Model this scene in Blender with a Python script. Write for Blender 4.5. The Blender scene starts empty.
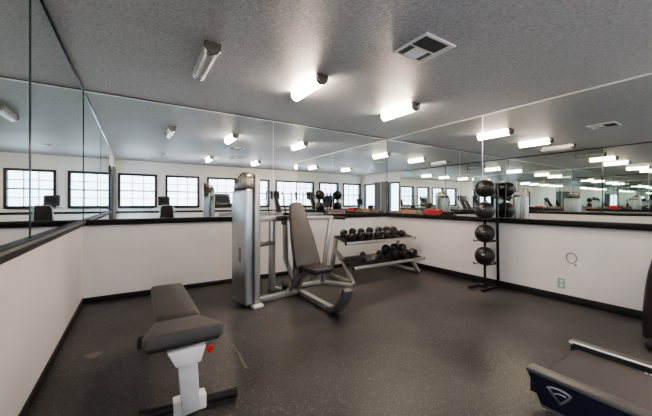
import bpy, bmesh, math, random
from mathutils import Vector, Matrix, Euler
random.seed(7)
PI = math.pi
sc = bpy.context.scene
C = sc.collection

# ------------------------------------------------------------------ dimensions (metres)
XL, XR, YB, YF = -0.505, 4.254, 4.358, -2.2     # left, right, back and front wall planes
XE = 7.4                                        # far right end of the annex
YR = 0.42                                       # where the right wall ends
H = 2.44
LEDGE_B, LEDGE_T = 0.888, 0.955

# ------------------------------------------------------------------ materials
def nodes(name):
    m = bpy.data.materials.new(name); m.use_nodes = True
    nt = m.node_tree
    return m, nt, nt.nodes['Principled BSDF']

def mat(name, col, rough=0.5, metal=0.0, spec=0.5, var=0.0, vscale=12.0, bump=0.0, bscale=200.0, coat=0.0):
    m, nt, b = nodes(name)
    b.inputs['Base Color'].default_value = (*col, 1)
    b.inputs['Roughness'].default_value = rough
    b.inputs['Metallic'].default_value = metal
    b.inputs['Specular IOR Level'].default_value = spec
    b.inputs['Coat Weight'].default_value = coat
    tc = nt.nodes.new('ShaderNodeTexCoord')
    if var > 0:
        n = nt.nodes.new('ShaderNodeTexNoise'); n.inputs['Scale'].default_value = vscale
        n.inputs['Detail'].default_value = 4
        r = nt.nodes.new('ShaderNodeValToRGB')
        r.color_ramp.elements[0].position = 0.3; r.color_ramp.elements[1].position = 0.7
        r.color_ramp.elements[0].color = (*[max(0, c * (1 - var)) for c in col], 1)
        r.color_ramp.elements[1].color = (*[min(1, c * (1 + var)) for c in col], 1)
        nt.links.new(tc.outputs['Object'], n.inputs['Vector'])
        nt.links.new(n.outputs['Fac'], r.inputs['Fac'])
        nt.links.new(r.outputs['Color'], b.inputs['Base Color'])
    if bump > 0:
        n = nt.nodes.new('ShaderNodeTexNoise'); n.inputs['Scale'].default_value = bscale
        n.inputs['Detail'].default_value = 3
        bp = nt.nodes.new('ShaderNodeBump'); bp.inputs['Strength'].default_value = bump
        bp.inputs['Distance'].default_value = 0.01
        nt.links.new(tc.outputs['Object'], n.inputs['Vector'])
        nt.links.new(n.outputs['Fac'], bp.inputs['Height'])
        nt.links.new(bp.outputs['Normal'], b.inputs['Normal'])
    return m

def emis(name, col, strength):
    m, nt, b = nodes(name)
    b.inputs['Base Color'].default_value = (0.9, 0.9, 0.88, 1)
    b.inputs['Emission Color'].default_value = (*col, 1)
    b.inputs['Emission Strength'].default_value = strength
    return m

def floor_material():
    m, nt, b = nodes('black_rubber_floor')
    tc = nt.nodes.new('ShaderNodeTexCoord')
    L = nt.links.new
    # large tone drift
    n1 = nt.nodes.new('ShaderNodeTexNoise'); n1.inputs['Scale'].default_value = 1.3; n1.inputs['Detail'].default_value = 5
    L(tc.outputs['Object'], n1.inputs['Vector'])
    r1 = nt.nodes.new('ShaderNodeValToRGB')
    r1.color_ramp.elements[0].position = 0.36; r1.color_ramp.elements[1].position = 0.68
    r1.color_ramp.elements[0].color = (0.022, 0.0212, 0.0212, 1)
    r1.color_ramp.elements[1].color = (0.074, 0.070, 0.068, 1)
    L(n1.outputs['Fac'], r1.inputs['Fac'])
    # rubber granules
    v = nt.nodes.new('ShaderNodeTexVoronoi'); v.inputs['Scale'].default_value = 95.0
    L(tc.outputs['Object'], v.inputs['Vector'])
    r2 = nt.nodes.new('ShaderNodeValToRGB')
    r2.color_ramp.elements[0].position = 0.0; r2.color_ramp.elements[1].position = 0.36
    r2.color_ramp.elements[0].color = (1, 1, 1, 1); r2.color_ramp.elements[1].color = (0, 0, 0, 1)
    L(v.outputs['Distance'], r2.inputs['Fac'])
    n2 = nt.nodes.new('ShaderNodeTexNoise'); n2.inputs['Scale'].default_value = 40.0; n2.inputs['Detail'].default_value = 2
    L(tc.outputs['Object'], n2.inputs['Vector'])
    r3 = nt.nodes.new('ShaderNodeValToRGB')
    r3.color_ramp.elements[0].position = 0.46; r3.color_ramp.elements[1].position = 0.58
    L(n2.outputs['Fac'], r3.inputs['Fac'])
    mu = nt.nodes.new('ShaderNodeMath'); mu.operation = 'MULTIPLY'
    L(r2.outputs['Color'], mu.inputs[0]); L(r3.outputs['Color'], mu.inputs[1])
    mx = nt.nodes.new('ShaderNodeMix'); mx.data_type = 'RGBA'
    L(mu.outputs[0], mx.inputs['Factor']); L(r1.outputs['Color'], mx.inputs[6])
    mx.inputs[7].default_value = (0.36, 0.35, 0.34, 1)
    L(mx.outputs[2], b.inputs['Base Color'])
    r4 = nt.nodes.new('ShaderNodeMapRange')
    r4.inputs['To Min'].default_value = 0.30; r4.inputs['To Max'].default_value = 0.52
    L(n1.outputs['Fac'], r4.inputs['Value']); L(r4.outputs['Result'], b.inputs['Roughness'])
    b.inputs['Specular IOR Level'].default_value = 0.45
    bp = nt.nodes.new('ShaderNodeBump'); bp.inputs['Strength'].default_value = 0.25; bp.inputs['Distance'].default_value = 0.004
    n3 = nt.nodes.new('ShaderNodeTexNoise'); n3.inputs['Scale'].default_value = 160.0
    L(tc.outputs['Object'], n3.inputs['Vector'])
    L(n3.outputs['Fac'], bp.inputs['Height']); L(bp.outputs['Normal'], b.inputs['Normal'])
    return m

def ceiling_material():
    m, nt, b = nodes('textured_grey_ceiling')
    L = nt.links.new
    tc = nt.nodes.new('ShaderNodeTexCoord')
    n = nt.nodes.new('ShaderNodeTexNoise'); n.inputs['Scale'].default_value = 46.0; n.inputs['Detail'].default_value = 5
    n.inputs['Roughness'].default_value = 0.7
    L(tc.outputs['Object'], n.inputs['Vector'])
    r = nt.nodes.new('ShaderNodeValToRGB')
    r.color_ramp.elements[0].position = 0.32; r.color_ramp.elements[1].position = 0.68
    r.color_ramp.elements[0].color = (0.24, 0.24, 0.255, 1)
    r.color_ramp.elements[1].color = (0.44, 0.44, 0.46, 1)
    L(n.outputs['Fac'], r.inputs['Fac']); L(r.outputs['Color'], b.inputs['Base Color'])
    b.inputs['Roughness'].default_value = 0.46
    b.inputs['Specular IOR Level'].default_value = 0.6
    bp = nt.nodes.new('ShaderNodeBump'); bp.inputs['Strength'].default_value = 0.4; bp.inputs['Distance'].default_value = 0.02
    L(n.outputs['Fac'], bp.inputs['Height']); L(bp.outputs['Normal'], b.inputs['Normal'])
    return m

def glass_material():
    m = bpy.data.materials.new('window_glass'); m.use_nodes = True
    nt = m.node_tree; nt.nodes.clear()
    o = nt.nodes.new('ShaderNodeOutputMaterial'); mx = nt.nodes.new('ShaderNodeMixShader')
    t = nt.nodes.new('ShaderNodeBsdfTransparent'); g = nt.nodes.new('ShaderNodeBsdfGlossy')
    t.inputs['Color'].default_value = (0.93, 0.95, 0.97, 1); g.inputs['Roughness'].default_value = 0.02
    mx.inputs['Fac'].default_value = 0.06
    nt.links.new(t.outputs[0], mx.inputs[1]); nt.links.new(g.outputs[0], mx.inputs[2])
    nt.links.new(mx.outputs[0], o.inputs['Surface'])
    return m

def mirror_material():
    m = bpy.data.materials.new('mirror_silvering'); m.use_nodes = True
    nt = m.node_tree; nt.nodes.clear()
    o = nt.nodes.new('ShaderNodeOutputMaterial'); g = nt.nodes.new('ShaderNodeBsdfGlossy')
    g.inputs['Color'].default_value = (0.87, 0.905, 0.89, 1); g.inputs['Roughness'].default_value = 0.0
    nt.links.new(g.outputs[0], o.inputs['Surface'])
    return m

def brushed(name, c0, c1, rough, axis_scale=(60, 60, 1.5)):
    m, nt, b = nodes(name)
    L = nt.links.new
    tc = nt.nodes.new('ShaderNodeTexCoord'); mp = nt.nodes.new('ShaderNodeMapping')
    mp.inputs['Scale'].default_value = axis_scale
    n = nt.nodes.new('ShaderNodeTexNoise'); n.inputs['Scale'].default_value = 1.0; n.inputs['Detail'].default_value = 3
    r = nt.nodes.new('ShaderNodeValToRGB')
    r.color_ramp.elements[0].color = (*c0, 1); r.color_ramp.elements[1].color = (*c1, 1)
    L(tc.outputs['Object'], mp.inputs['Vector']); L(mp.outputs[0], n.inputs['Vector'])
    L(n.outputs['Fac'], r.inputs['Fac']); L(r.outputs['Color'], b.inputs['Base Color'])
    b.inputs['Metallic'].default_value = 0.85; b.inputs['Roughness'].default_value = rough
    return m

def ribbed(name, c0, c1, scale, axis='x', rough=0.4, metal=0.6):
    m, nt, b = nodes(name)
    L = nt.links.new
    tc = nt.nodes.new('ShaderNodeTexCoord')
    w = nt.nodes.new('ShaderNodeTexWave'); w.bands_direction = axis.upper(); w.inputs['Scale'].default_value = scale
    r = nt.nodes.new('ShaderNodeValToRGB')
    r.color_ramp.elements[0].color = (*c0, 1); r.color_ramp.elements[1].color = (*c1, 1)
    L(tc.outputs['Object'], w.inputs['Vector']); L(w.outputs['Fac'], r.inputs['Fac'])
    L(r.outputs['Color'], b.inputs['Base Color'])
    b.inputs['Roughness'].default_value = rough; b.inputs['Metallic'].default_value = metal
    return m

M = dict(
    floor=floor_material(), ceiling=ceiling_material(), glass=glass_material(), mirror=mirror_material(),
    wall=mat('off_white_wall', (0.70, 0.68, 0.68), 0.55, var=0.05, vscale=2.2, bump=0.08, bscale=60),
    wall_front=mat('white_window_wall', (0.80, 0.80, 0.79), 0.6, var=0.03, vscale=2.0),
    ledge=mat('black_ledge_paint', (0.010, 0.009, 0.009), 0.5, var=0.3, vscale=9),
    ledge_edge=mat('grey_ledge_paint', (0.16, 0.155, 0.165), 0.4, var=0.2, vscale=9),
    base=mat('black_rubber_base', (0.010, 0.009, 0.009), 0.5, var=0.3),
    black_frame=mat('black_window_frame', (0.018, 0.017, 0.018), 0.45, var=0.2),
    mirror_edge=mat('dark_green_glass_edge', (0.012, 0.03, 0.024), 0.2, var=0.2),
    channel=mat('bright_aluminium_channel', (0.80, 0.80, 0.80), 0.28, 0.8, var=0.05),
    tube_on=emis('lit_diffuser', (1.0, 0.77, 0.54), 64.0),
    tube_off=ribbed('clear_ribbed_lens', (0.42, 0.42, 0.42), (0.72, 0.71, 0.71), 26, 'x', 0.25, 0.2),
    cap=mat('dark_chrome_cap', (0.20, 0.17, 0.15), 0.25, 0.7, var=0.25, vscale=20),
    cap_rim=mat('polished_rim', (0.75, 0.74, 0.73), 0.2, 0.9, var=0.05),
    white_plastic=mat('white_plastic', (0.78, 0.78, 0.77), 0.4, var=0.04),
    vent_white=mat('vent_white', (0.66, 0.66, 0.66), 0.4, var=0.05),
    vent_dark=mat('vent_dark', (0.06, 0.05, 0.055), 0.6, var=0.2),
    louver=mat('brown_grey_louver', (0.11, 0.095, 0.10), 0.5, var=0.1),
    vent_grey=mat('vent_grey', (0.30, 0.29, 0.29), 0.5, var=0.1),
    silver=mat('silver_powder_coat', (0.46, 0.455, 0.44), 0.33, 0.65, var=0.06, vscale=6),
    silver_dark=mat('grey_powder_coat', (0.23, 0.22, 0.215), 0.4, 0.5, var=0.1),
    foot=mat('dark_grey_enamel', (0.10, 0.10, 0.10), 0.4, 0.2, var=0.1),
    shroud=brushed('brushed_shroud', (0.42, 0.45, 0.48), (0.62, 0.65, 0.68), 0.28),
    shroud_cap=mat('smoked_cap', (0.30, 0.26, 0.21), 0.22, 0.6, var=0.5, vscale=9),
    vinyl=mat('grey_brown_vinyl', (0.062, 0.057, 0.055), 0.5, var=0.12, vscale=7, bump=0.12, bscale=420),
    vinyl_dark=mat('dark_brown_vinyl', (0.026, 0.020, 0.019), 0.42, var=0.15, vscale=7, bump=0.1, bscale=420),
    black_vinyl=mat('black_vinyl', (0.020, 0.020, 0.021), 0.45, var=0.2, bump=0.1, bscale=400),
    white_steel=mat('white_steel', (0.83, 0.82, 0.84), 0.35, var=0.03),
    black_steel=mat('black_steel', (0.018, 0.017, 0.017), 0.4, 0.3, var=0.2),
    rubber=mat('black_rubber', (0.020, 0.017, 0.017), 0.30, var=0.2, bump=0.15, bscale=260),
    ball=mat('medicine_ball_rubber', (0.016, 0.014, 0.014), 0.34, var=0.25, vscale=30, bump=0.2, bscale=240),
    ball_mark=mat('pale_print', (0.55, 0.52, 0.48), 0.5, var=0.1),
    chrome=mat('chrome', (0.72, 0.71, 0.70), 0.16, 1.0, var=0.04),
    red=mat('red_plastic', (0.55, 0.02, 0.02), 0.4, var=0.1),
    navy=mat('navy_plastic', (0.006, 0.008, 0.024), 0.34, var=0.2, vscale=5, coat=0.3),
    rail=ribbed('ribbed_grey_rail', (0.06, 0.06, 0.058), (0.14, 0.137, 0.13), 34, 'x', 0.42, 0.3),
    belt=mat('treadmill_belt', (0.060, 0.054, 0.052), 0.6, var=0.08, vscale=5, bump=0.1, bscale=500),
    logo=mat('white_logo_print', (0.86, 0.87, 0.92), 0.4, var=0.02),
    plum=mat('plum_black_plastic', (0.030, 0.020, 0.028), 0.34, var=0.25, vscale=5, coat=0.2),
    charcoal=mat('charcoal_plastic', (0.04, 0.042, 0.045), 0.4, var=0.2),
    screen=mat('dark_screen', (0.02, 0.03, 0.035), 0.12, var=0.2),
    curtain=mat('grey_drape', (0.26, 0.28, 0.31), 0.85, var=0.15, vscale=10),
    towel_red=mat('red_towel', (0.40, 0.04, 0.05), 0.9, var=0.25, vscale=18, bump=0.4, bscale=180),
    towel_pink=mat('salmon_towel', (0.46, 0.27, 0.21), 0.9, var=0.25, vscale=18, bump=0.4, bscale=180),
    towel_green=mat('dark_green_towel', (0.05, 0.085, 0.05), 0.9, var=0.25, vscale=18, bump=0.4, bscale=180),
    towel_olive=mat('olive_towel', (0.21, 0.22, 0.15), 0.9, var=0.2, vscale=18, bump=0.4, bscale=180),
    towel_black=mat('charcoal_towel', (0.035, 0.032, 0.03), 0.9, var=0.2, vscale=18, bump=0.4, bscale=180),
    towel_tan=mat('tan_blanket', (0.29, 0.22, 0.165), 0.9, var=0.15, vscale=14, bump=0.4, bscale=180),
    towel_grey=mat('grey_brown_towel', (0.26, 0.22, 0.20), 0.9, var=0.2, vscale=18, bump=0.4, bscale=180),
    outlet=mat('pale_green_plate', (0.30, 0.44, 0.36), 0.45, var=0.05),
    scuff=mat('white_scuff', (0.17, 0.16, 0.15), 0.7, var=0.4, vscale=60),
    ground=mat('pale_paving', (0.62, 0.62, 0.60), 0.8, var=0.1, vscale=1.0),
)

# ------------------------------------------------------------------ mesh builder (world coordinates)
class MB:
    def __init__(s, X=None):
        s.bm = bmesh.new(); s.X = X
    def _add(s, tmp):
        me = bpy.data.meshes.new('tmp'); tmp.to_mesh(me); tmp.free()
        s.bm.from_mesh(me); bpy.data.meshes.remove(me); return s
    def box(s, x0, x1, y0, y1, z0, z1, bev=0.0, seg=2, rot=None):
        t = bmesh.new(); bmesh.ops.create_cube(t, size=1)
        c = Vector(((x0 + x1) / 2, (y0 + y1) / 2, (z0 + z1) / 2))
        for v in t.verts:
            v.co = Vector((v.co.x * (x1 - x0), v.co.y * (y1 - y0), v.co.z * (z1 - z0)))
        if bev > 0:
            bmesh.ops.bevel(t, geom=list(t.edges), offset=bev, segments=seg, affect='EDGES', profile=0.5)
        for v in t.verts:
            if rot: v.co = rot @ v.co
            v.co += c
        return s._add(t)
    def bar(s, p, q, w, d, up=(0, 0, 1), bev=0.004, ends=0.0):
        """rectangular bar from p to q: w across, d along 'up'"""
        p, q = Vector(p), Vector(q); a = (q - p); L = a.length; a.normalize()
        u = Vector(up); u = (u - a * u.dot(a))
        if u.length < 1e-4: u = Vector((1, 0, 0)) - a * a.x
        u.normalize(); r = a.cross(u)
        t = bmesh.new(); bmesh.ops.create_cube(t, size=1)
        for v in t.verts: v.co = Vector((v.co.x * w, v.co.y * (L + 2 * ends), v.co.z * d))
        if bev > 0: bmesh.ops.bevel(t, geom=list(t.edges), offset=min(bev, w * .4, d * .4), segments=2, affect='EDGES', profile=0.5)
        mx = Matrix((r, a, u)).transposed()
        for v in t.verts: v.co = mx @ v.co + (p + q) / 2
        return s._add(t)
    def tube(s, pts, r, n=12, closed=False, taper=None):
        pts = [Vector(p) for p in pts]; t = bmesh.new(); rings = []
        N = len(pts); prev = None
        for i, p in enumerate(pts):
            if closed: a = pts[(i + 1) % N] - pts[i - 1]
            elif i == 0: a = pts[1] - p
            elif i == N - 1: a = p - pts[i - 1]
            else: a = (pts[i + 1] - p).normalized() + (p - pts[i - 1]).normalized()
            a.normalize()
            if prev is None:
                u = Vector((0, 0, 1)) if abs(a.z) < 0.9 else Vector((1, 0, 0))
            else: u = prev
            u = (u - a * u.dot(a)).normalized(); prev = u
            w = a.cross(u)
            rr = r if taper is None else taper[i]
            rings.append([t.verts.new(p + (u * math.cos(2 * PI * k / n) + w * math.sin(2 * PI * k / n)) * rr) for k in range(n)])
        for i in range(N - 1 + (1 if closed else 0)):
            A, B = rings[i], rings[(i + 1) % N]
            for k in range(n): t.faces.new((A[k], A[(k + 1) % n], B[(k + 1) % n], B[k]))
        if not closed:
            t.faces.new(list(reversed(rings[0]))); t.faces.new(rings[-1])
        bmesh.ops.recalc_face_normals(t, faces=t.faces)
        return s._add(t)
    def prism(s, poly, axis, a, b, bev=0.0, seg=3):
        """extrude a 2-D polygon along axis 'x','y' or 'z' from a to b"""
        def P(u, v, w):
            return {'x': (w, u, v), 'y': (u, w, v), 'z': (u, v, w)}[axis]
        t = bmesh.new()
        A = [t.verts.new(P(u, v, a)) for u, v in poly]; B = [t.verts.new(P(u, v, b)) for u, v in poly]
        n = len(poly)
        t.faces.new(A); t.faces.new(list(reversed(B)))
        for k in range(n): t.faces.new((A[k], B[k], B[(k + 1) % n], A[(k + 1) % n]))
        bmesh.ops.recalc_face_normals(t, faces=t.faces)
        if bev > 0:
            bmesh.ops.bevel(t, geom=list(t.edges), offset=bev, segments=seg, affect='EDGES', profile=0.5, clamp_overlap=True)
        return s._add(t)
    def lathe(s, prof, p, axis=(0, 0, 1), n=24):
        """profile [(radius, height)] turned about axis through p"""
        a = Vector(axis).normalized()
        u = Vector((1, 0, 0)) if abs(a.x) < 0.9 else Vector((0, 0, 1))
        u = (u - a * u.dot(a)).normalized(); w = a.cross(u); p = Vector(p)
        t = bmesh.new(); rings = []
        for r, h in prof:
            r = max(r, 1e-4)
            rings.append([t.verts.new(p + a * h + (u * math.cos(2 * PI * (k + .5) / n) + w * math.sin(2 * PI * (k + .5) / n)) * r) for k in range(n)])
        for A, B in zip(rings, rings[1:]):
            for k in range(n): t.faces.new((A[k], A[(k + 1) % n], B[(k + 1) % n], B[k]))
        t.faces.new(list(reversed(rings[0]))); t.faces.new(rings[-1])
        bmesh.ops.recalc_face_normals(t, faces=t.faces)
        return s._add(t)
    def ball(s, c, r, n=32):
        t = bmesh.new(); bmesh.ops.create_uvsphere(t, u_segments=n, v_segments=n // 2, radius=r)
        for v in t.verts: v.co += Vector(c)
        return s._add(t)
    def grid(s, fn, nu, nv):
        t = bmesh.new()
        V = [[t.verts.new(fn(i / nu, j / nv)) for j in range(nv + 1)] for i in range(nu + 1)]
        for i in range(nu):
            for j in range(nv): t.faces.new((V[i][j], V[i + 1][j], V[i + 1][j + 1], V[i][j + 1]))
        bmesh.ops.recalc_face_normals(t, faces=t.faces)
        return s._add(t)
    def build(s, name, m, parent=None, loc=None, smooth=True):
        off = Vector((0, 0, 0))
        if parent is not None:
            p = parent
            while p is not None: off += p.location; p = p.parent
        elif loc is not None: off = Vector(loc)
        for v in s.bm.verts:
            if s.X is not None: v.co = s.X @ v.co
            v.co -= off
        me = bpy.data.meshes.new(name); s.bm.to_mesh(me); s.bm.free()
        for mm in (m if isinstance(m, (list, tuple)) else [m]): me.materials.append(mm)
        if smooth:
            me.polygons.foreach_set('use_smooth', [True] * len(me.polygons))
            try: me.set_sharp_from_angle(angle=math.radians(38))
            except Exception: pass
        o = bpy.data.objects.new(name, me); C.objects.link(o)
        if parent is not None: o.parent = parent
        elif loc is not None: o.location = loc
        return o

def tag(o, label, cat, group=None):
    o['label'] = label; o['category'] = cat
    if group: o['group'] = group
    return o
def thing(name, label, cat, loc, group=None):
    o = bpy.data.objects.new(name, None); C.objects.link(o); o.location = loc; o.empty_display_size = 0.1
    return tag(o, label, cat, group)
def struct(o):
    o['kind'] = 'structure'; return o
def dup(root, loc, label, group=None):
    r = root.copy(); C.objects.link(r); r.location = loc; r['label'] = label
    if group: r['group'] = group
    for ch in list(root.children):
        c = ch.copy(); C.objects.link(c); c.parent = r
        for g in list(ch.children):
            d = g.copy(); C.objects.link(d); d.parent = c
    return r

# ------------------------------------------------------------------ room shell
struct(MB().box(XL - .2, XE + .2, YF - .2, YB + .2, -0.1, 0).build('floor', M['floor'], smooth=False))
struct(MB().box(XL - .2, XE + .2, YF - .2, YB + .2, H, H + .1).build('ceiling', M['ceiling'], smooth=False))

def wall_mesh(axis, plane, outward, a0, a1, openings, t=0.15):
    """wall slab on a plane with rectangular openings (a, b, z0, z1); axis = the wall's running axis"""
    mb = MB()
    lo, hi = sorted((plane, plane + outward * t))
    def bx(a, b, z0, z1):
        if b - a < 1e-4 or z1 - z0 < 1e-4: return
        if axis == 'x': mb.box(a, b, lo, hi, z0, z1)
        else: mb.box(lo, hi, a, b, z0, z1)
    cur = a0
    for a, b, z0, z1 in sorted(openings):
        bx(cur, a, 0, H); bx(a, b, 0, z0); bx(a, b, z1, H); cur = b
    bx(cur, a1, 0, H)
    return mb

front_windows = [(-.41, .57), (.85, 1.83), (2.12, 3.10), (3.39, 4.37), (4.66, 5.64), (5.93, 6.91)]
WZ0, WZ1 = 1.0, 2.02
struct(wall_mesh('x', YB, 1, XL - .15, XR + .15, []).build('wall_back', M['wall'], smooth=False))
struct(wall_mesh('y', XR, 1, YR, YB, []).build('wall_right', M['wall'], smooth=False))
struct(wall_mesh('x', YR, 1, XR + .15, XE + .15, []).build('wall_annex_back', M['wall_front'], smooth=False))
struct(wall_mesh('y', XE, 1, YF, YR, []).build('wall_annex_right', M['wall_front'], smooth=False))
struct(wall_mesh('x', YF, -1, XL - .15, XE + .15, [(a, b, WZ0, WZ1) for a, b in front_windows]).build('wall_front', M['wall_front'], smooth=False))
left_open = [(-2.02, -.95, 0.0, 2.02), (-.42, .20, 0.0, 2.02)]
struct(wall_mesh('y', XL, -1, YF, YB, left_open).build('wall_left', M['wall'], smooth=False))

# windows on the front wall: black frame, mid rail, muntins, glass
def struct_root(name, loc):
    o = bpy.data.objects.new(name, None); C.objects.link(o); o.location = loc; return struct(o)
for i, (a, b) in enumerate(front_windows):
    w = struct_root('window_%d' % (i + 1), ((a + b) / 2, YF, WZ0))
    f = .045
    mb = MB()
    mb.box(a - .02, a + f, YF - .10, YF + .025, WZ0 - .02, WZ1 + .02); mb.box(b - f, b + .02, YF - .10, YF + .025, WZ0 - .02, WZ1 + .02)
    mb.box(a + f, b - f, YF - .10, YF + .025, WZ1 - f, WZ1 + .02); mb.box(a + f, b - f, YF - .10, YF + .035, WZ0 - .03, WZ0 + .055)
    zm = (WZ0 + WZ1) / 2
    mb.box(a + f, b - f, YF - .09, YF - .02, zm - .018, zm + .018)
    mb.build('window_frame', M['black_frame'], w, smooth=False)
    g = MB()
    for k in (1, 2):
        x = a + f + (b - a - 2 * f) * k / 3
        g.box(x - .009, x + .009, YF - .066, YF - .05, WZ0 + f, WZ1 - f)
    for z in (WZ0 + .28, WZ1 - .27): g.box(a + f, b - f, YF - .066, YF - .05, z - .009, z + .009)
    g.build('muntin', M['black_frame'], w, smooth=False)
    MB().box(a + f - .01, b - f + .01, YF - .061, YF - .057, WZ0 + f - .01, WZ1 - f + .01).build('pane', M['glass'], w, smooth=False)

# left wall front end: glazed patio window and glazed door with grey drapes
def left_glazing(name, a, b, door=False):
    w = struct_root(name, (XL, (a + b) / 2, 0))
    f = .05; mb = MB()
    mb.box(XL - .11, XL + .02, a, a + f, 0, 2.02); mb.box(XL - .11, XL + .02, b - f, b, 0, 2.02)
    mb.box(XL - .11, XL + .02, a + f, b - f, 1.96, 2.02); mb.box(XL - .11, XL + .02, a + f, b - f, 0.0, .10)
    mb.build('door_frame' if door else 'window_frame', M['black_frame'], w, smooth=False)
    MB().box(XL - .062, XL - .056, a + f - .01, b - f + .01, .09, 1.97).build('pane', M['glass'], w, smooth=False)
    if door:
        MB().tube([(XL + .02, b - .09, 1.0), (XL + .06, b - .09, 1.0), (XL + .06, b - .18, 1.0)], .009, 8).build('door_handle', M['chrome'], w)
    return w
left_glazing('window_7', -2.02, -.95)
left_glazing('door_1', -.42, .20, True)
def curtain(y0, y1, label):
    def fn(u, v):
        y = y0 + (y1 - y0) * u
        return (XL + .055 + .022 * math.sin(u * 2 * PI * 7), y, .06 + 1.98 * v)
    o = MB().grid(fn, 84, 2).build('curtain', M['curtain'], loc=(XL + .05, (y0 + y1) / 2, .06))
    tag(o, label, 'curtain')
    MB().tube([(XL + .055, y0 - .03, 2.045), (XL + .055, y1 + .03, 2.045)], .012, 8).build('curtain_rail', M['black_steel'], o)
    m = o.modifiers.new('thick', 'SOLIDIFY'); m.thickness = .004
curtain(-1.24, -.90, 'grey pleated drape drawn to the edge of the patio window')
curtain(-.80, -.44, 'grey pleated drape hanging beside the glazed door')

# ledge under the mirrors, chair rail on the window wall, baseboards
def ledge(name, axis, plane, inward, a0, a1, wide=.06):
    n = inward
    prof = [(0, LEDGE_B), (wide * .55 * n, LEDGE_B), (wide * .55 * n, LEDGE_B + .018), (wide * .8 * n, LEDGE_B + .028), (wide * n, LEDGE_T - .026), (wide * n, LEDGE_T), (0, LEDGE_T)]
    mb = MB()
    pl = [(plane + u, v) for u, v in prof]
    if axis == 'x': mb.prism(pl, 'x', a0, a1, .0025, 1)
    else: mb.prism(pl, 'y', a0, a1, .0025, 1)
    return mb
lb = struct(ledge('trim_1', 'x', YB, -1, XL, XR).build('trim_1', M['ledge']))
lr = struct(ledge('trim_2', 'y', XR, -1, YR, YB - .03, .085).build('trim_2', M['ledge']))
ll = struct(ledge('trim_3', 'y', XL, 1, .26, YB - .03, .040).build('trim_3', M['ledge']))
struct(MB().box(XL + .0392, XL + .0415, .26, YB - .06, LEDGE_T - .023, LEDGE_T - .007).build('trim_4', M['ledge_edge'], smooth=False))
struct(MB().box(XL, XE, YF, YF + .022, .83, .89, .004).build('trim_5', M['ledge']))
struct(MB().box(XL, XR, YB - .014, YB, 0, .058, .003).build('baseboard_back', M['base']))
struct(MB().box(XR - .014, XR, YR, YB - .014, 0, .085, .003).build('baseboard_right', M['base']))
struct(MB().box(XL, XL + .014, .22, YB - .014, 0, .058, .003).build('baseboard_left', M['base']))
struct(MB().box(XL, XE, YF, YF + .014, 0, .09, .003).build('baseboard_front', M['base']))

# ------------------------------------------------------------------ mirrors
def mirror(axis, plane, inward, a0, a1, label, thick_edges=()):
    z0, z1 = LEDGE_T + .002, H - .012
    t = bmesh.new()
    d0, d1 = plane + inward * .003, plane + inward * .009
    lo, hi = min(d0, d1), max(d0, d1)
    mb = MB()
    if axis == 'x': mb.box(a0, a1, lo, hi, z0, z1); loc = ((a0 + a1) / 2, plane + inward * .003, z0)
    else: mb.box(lo, hi, a0, a1, z0, z1); loc = (plane + inward * .003, (a0 + a1) / 2, z0)
    t.free()
    o = mb.build('wall_mirror', [M['mirror_edge'], M['mirror']], loc=loc, smooth=False)
    n = Vector((0, inward, 0)) if axis == 'x' else Vector((inward, 0, 0))
    for p in o.data.polygons:
        p.material_index = 1 if p.normal.dot(n) > .9 else 0
    tag(o, label, 'mirror', 'frameless mirror panels above the ledge')
    c = MB()
    e0, e1 = plane + inward * .0095, plane + inward * .0165
    lo, hi = min(e0, e1), max(e0, e1)
    zc0, zc1 = H - .022, H - .010
    if axis == 'x': c.box(a0, a1, lo, hi, zc0, zc1)
    else: c.box(lo, hi, a0, a1, zc0, zc1)
    c.build('top_channel', M['mirror_edge'] if axis == 'y' and inward > 0 else M['channel'], o, smooth=False)
    return o
SL, SR, SB = 2.305, 2.404, 1.813
mirror('x', YB, -1, XL + .014, SB - .002, 'wide mirror panel on the back wall behind the silver weight tower')
mirror('x', YB, -1, SB + .002, XR - .014, 'mirror panel on the back wall behind the dumbbell rack')
mirror('y', XR, -1, SR + .002, YB - .014, 'right wall mirror panel between the far corner and the medicine balls')
mirror('y', XR, -1, YR + .02, SR - .002, 'right wall mirror panel above the pale green outlet plate')
mirror('y', XL, 1, SL + .0105, YB - .014, 'left wall mirror panel beside the far left corner')
mirror('y', XL, 1, .27, SL - .0105, 'left wall mirror panel cut off by the left edge of the photo')
# seams and corner strips
struct(MB().box(XL + .001, XL + .012, SL - .010, SL + .010, LEDGE_T, H - .012).build('trim_6', M['mirror_edge'], smooth=False))
struct(MB().box(XL + .001, XL + .014, YB - .0135, YB - .001, LEDGE_T, H - .001).build('trim_7', M['mirror_edge'], smooth=False))
struct(MB().box(XR - .0135, XR - .001, YB - .0135, YB - .001, LEDGE_T, H - .001).build('trim_8', M['mirror_edge'], smooth=False))
for i, (x0, x1, y0, y1) in enumerate([(SB - .003, SB + .003, YB - .0115, YB - .0095), (XR - .0115, XR - .0095, SR - .003, SR + .003)]):
    struct(MB().box(x0, x1, y0, y1, LEDGE_T, H - .024).build('trim_%d' % (9 + i), M['channel'], smooth=False))
# black strips standing in for the shadow line between mirror tops and ceiling
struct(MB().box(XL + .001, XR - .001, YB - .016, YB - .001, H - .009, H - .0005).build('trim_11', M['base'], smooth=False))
struct(MB().box(XL + .001, XL + .016, .27, YB - .02, H - .009, H - .0005).build('trim_12', M['base'], smooth=False))

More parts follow.
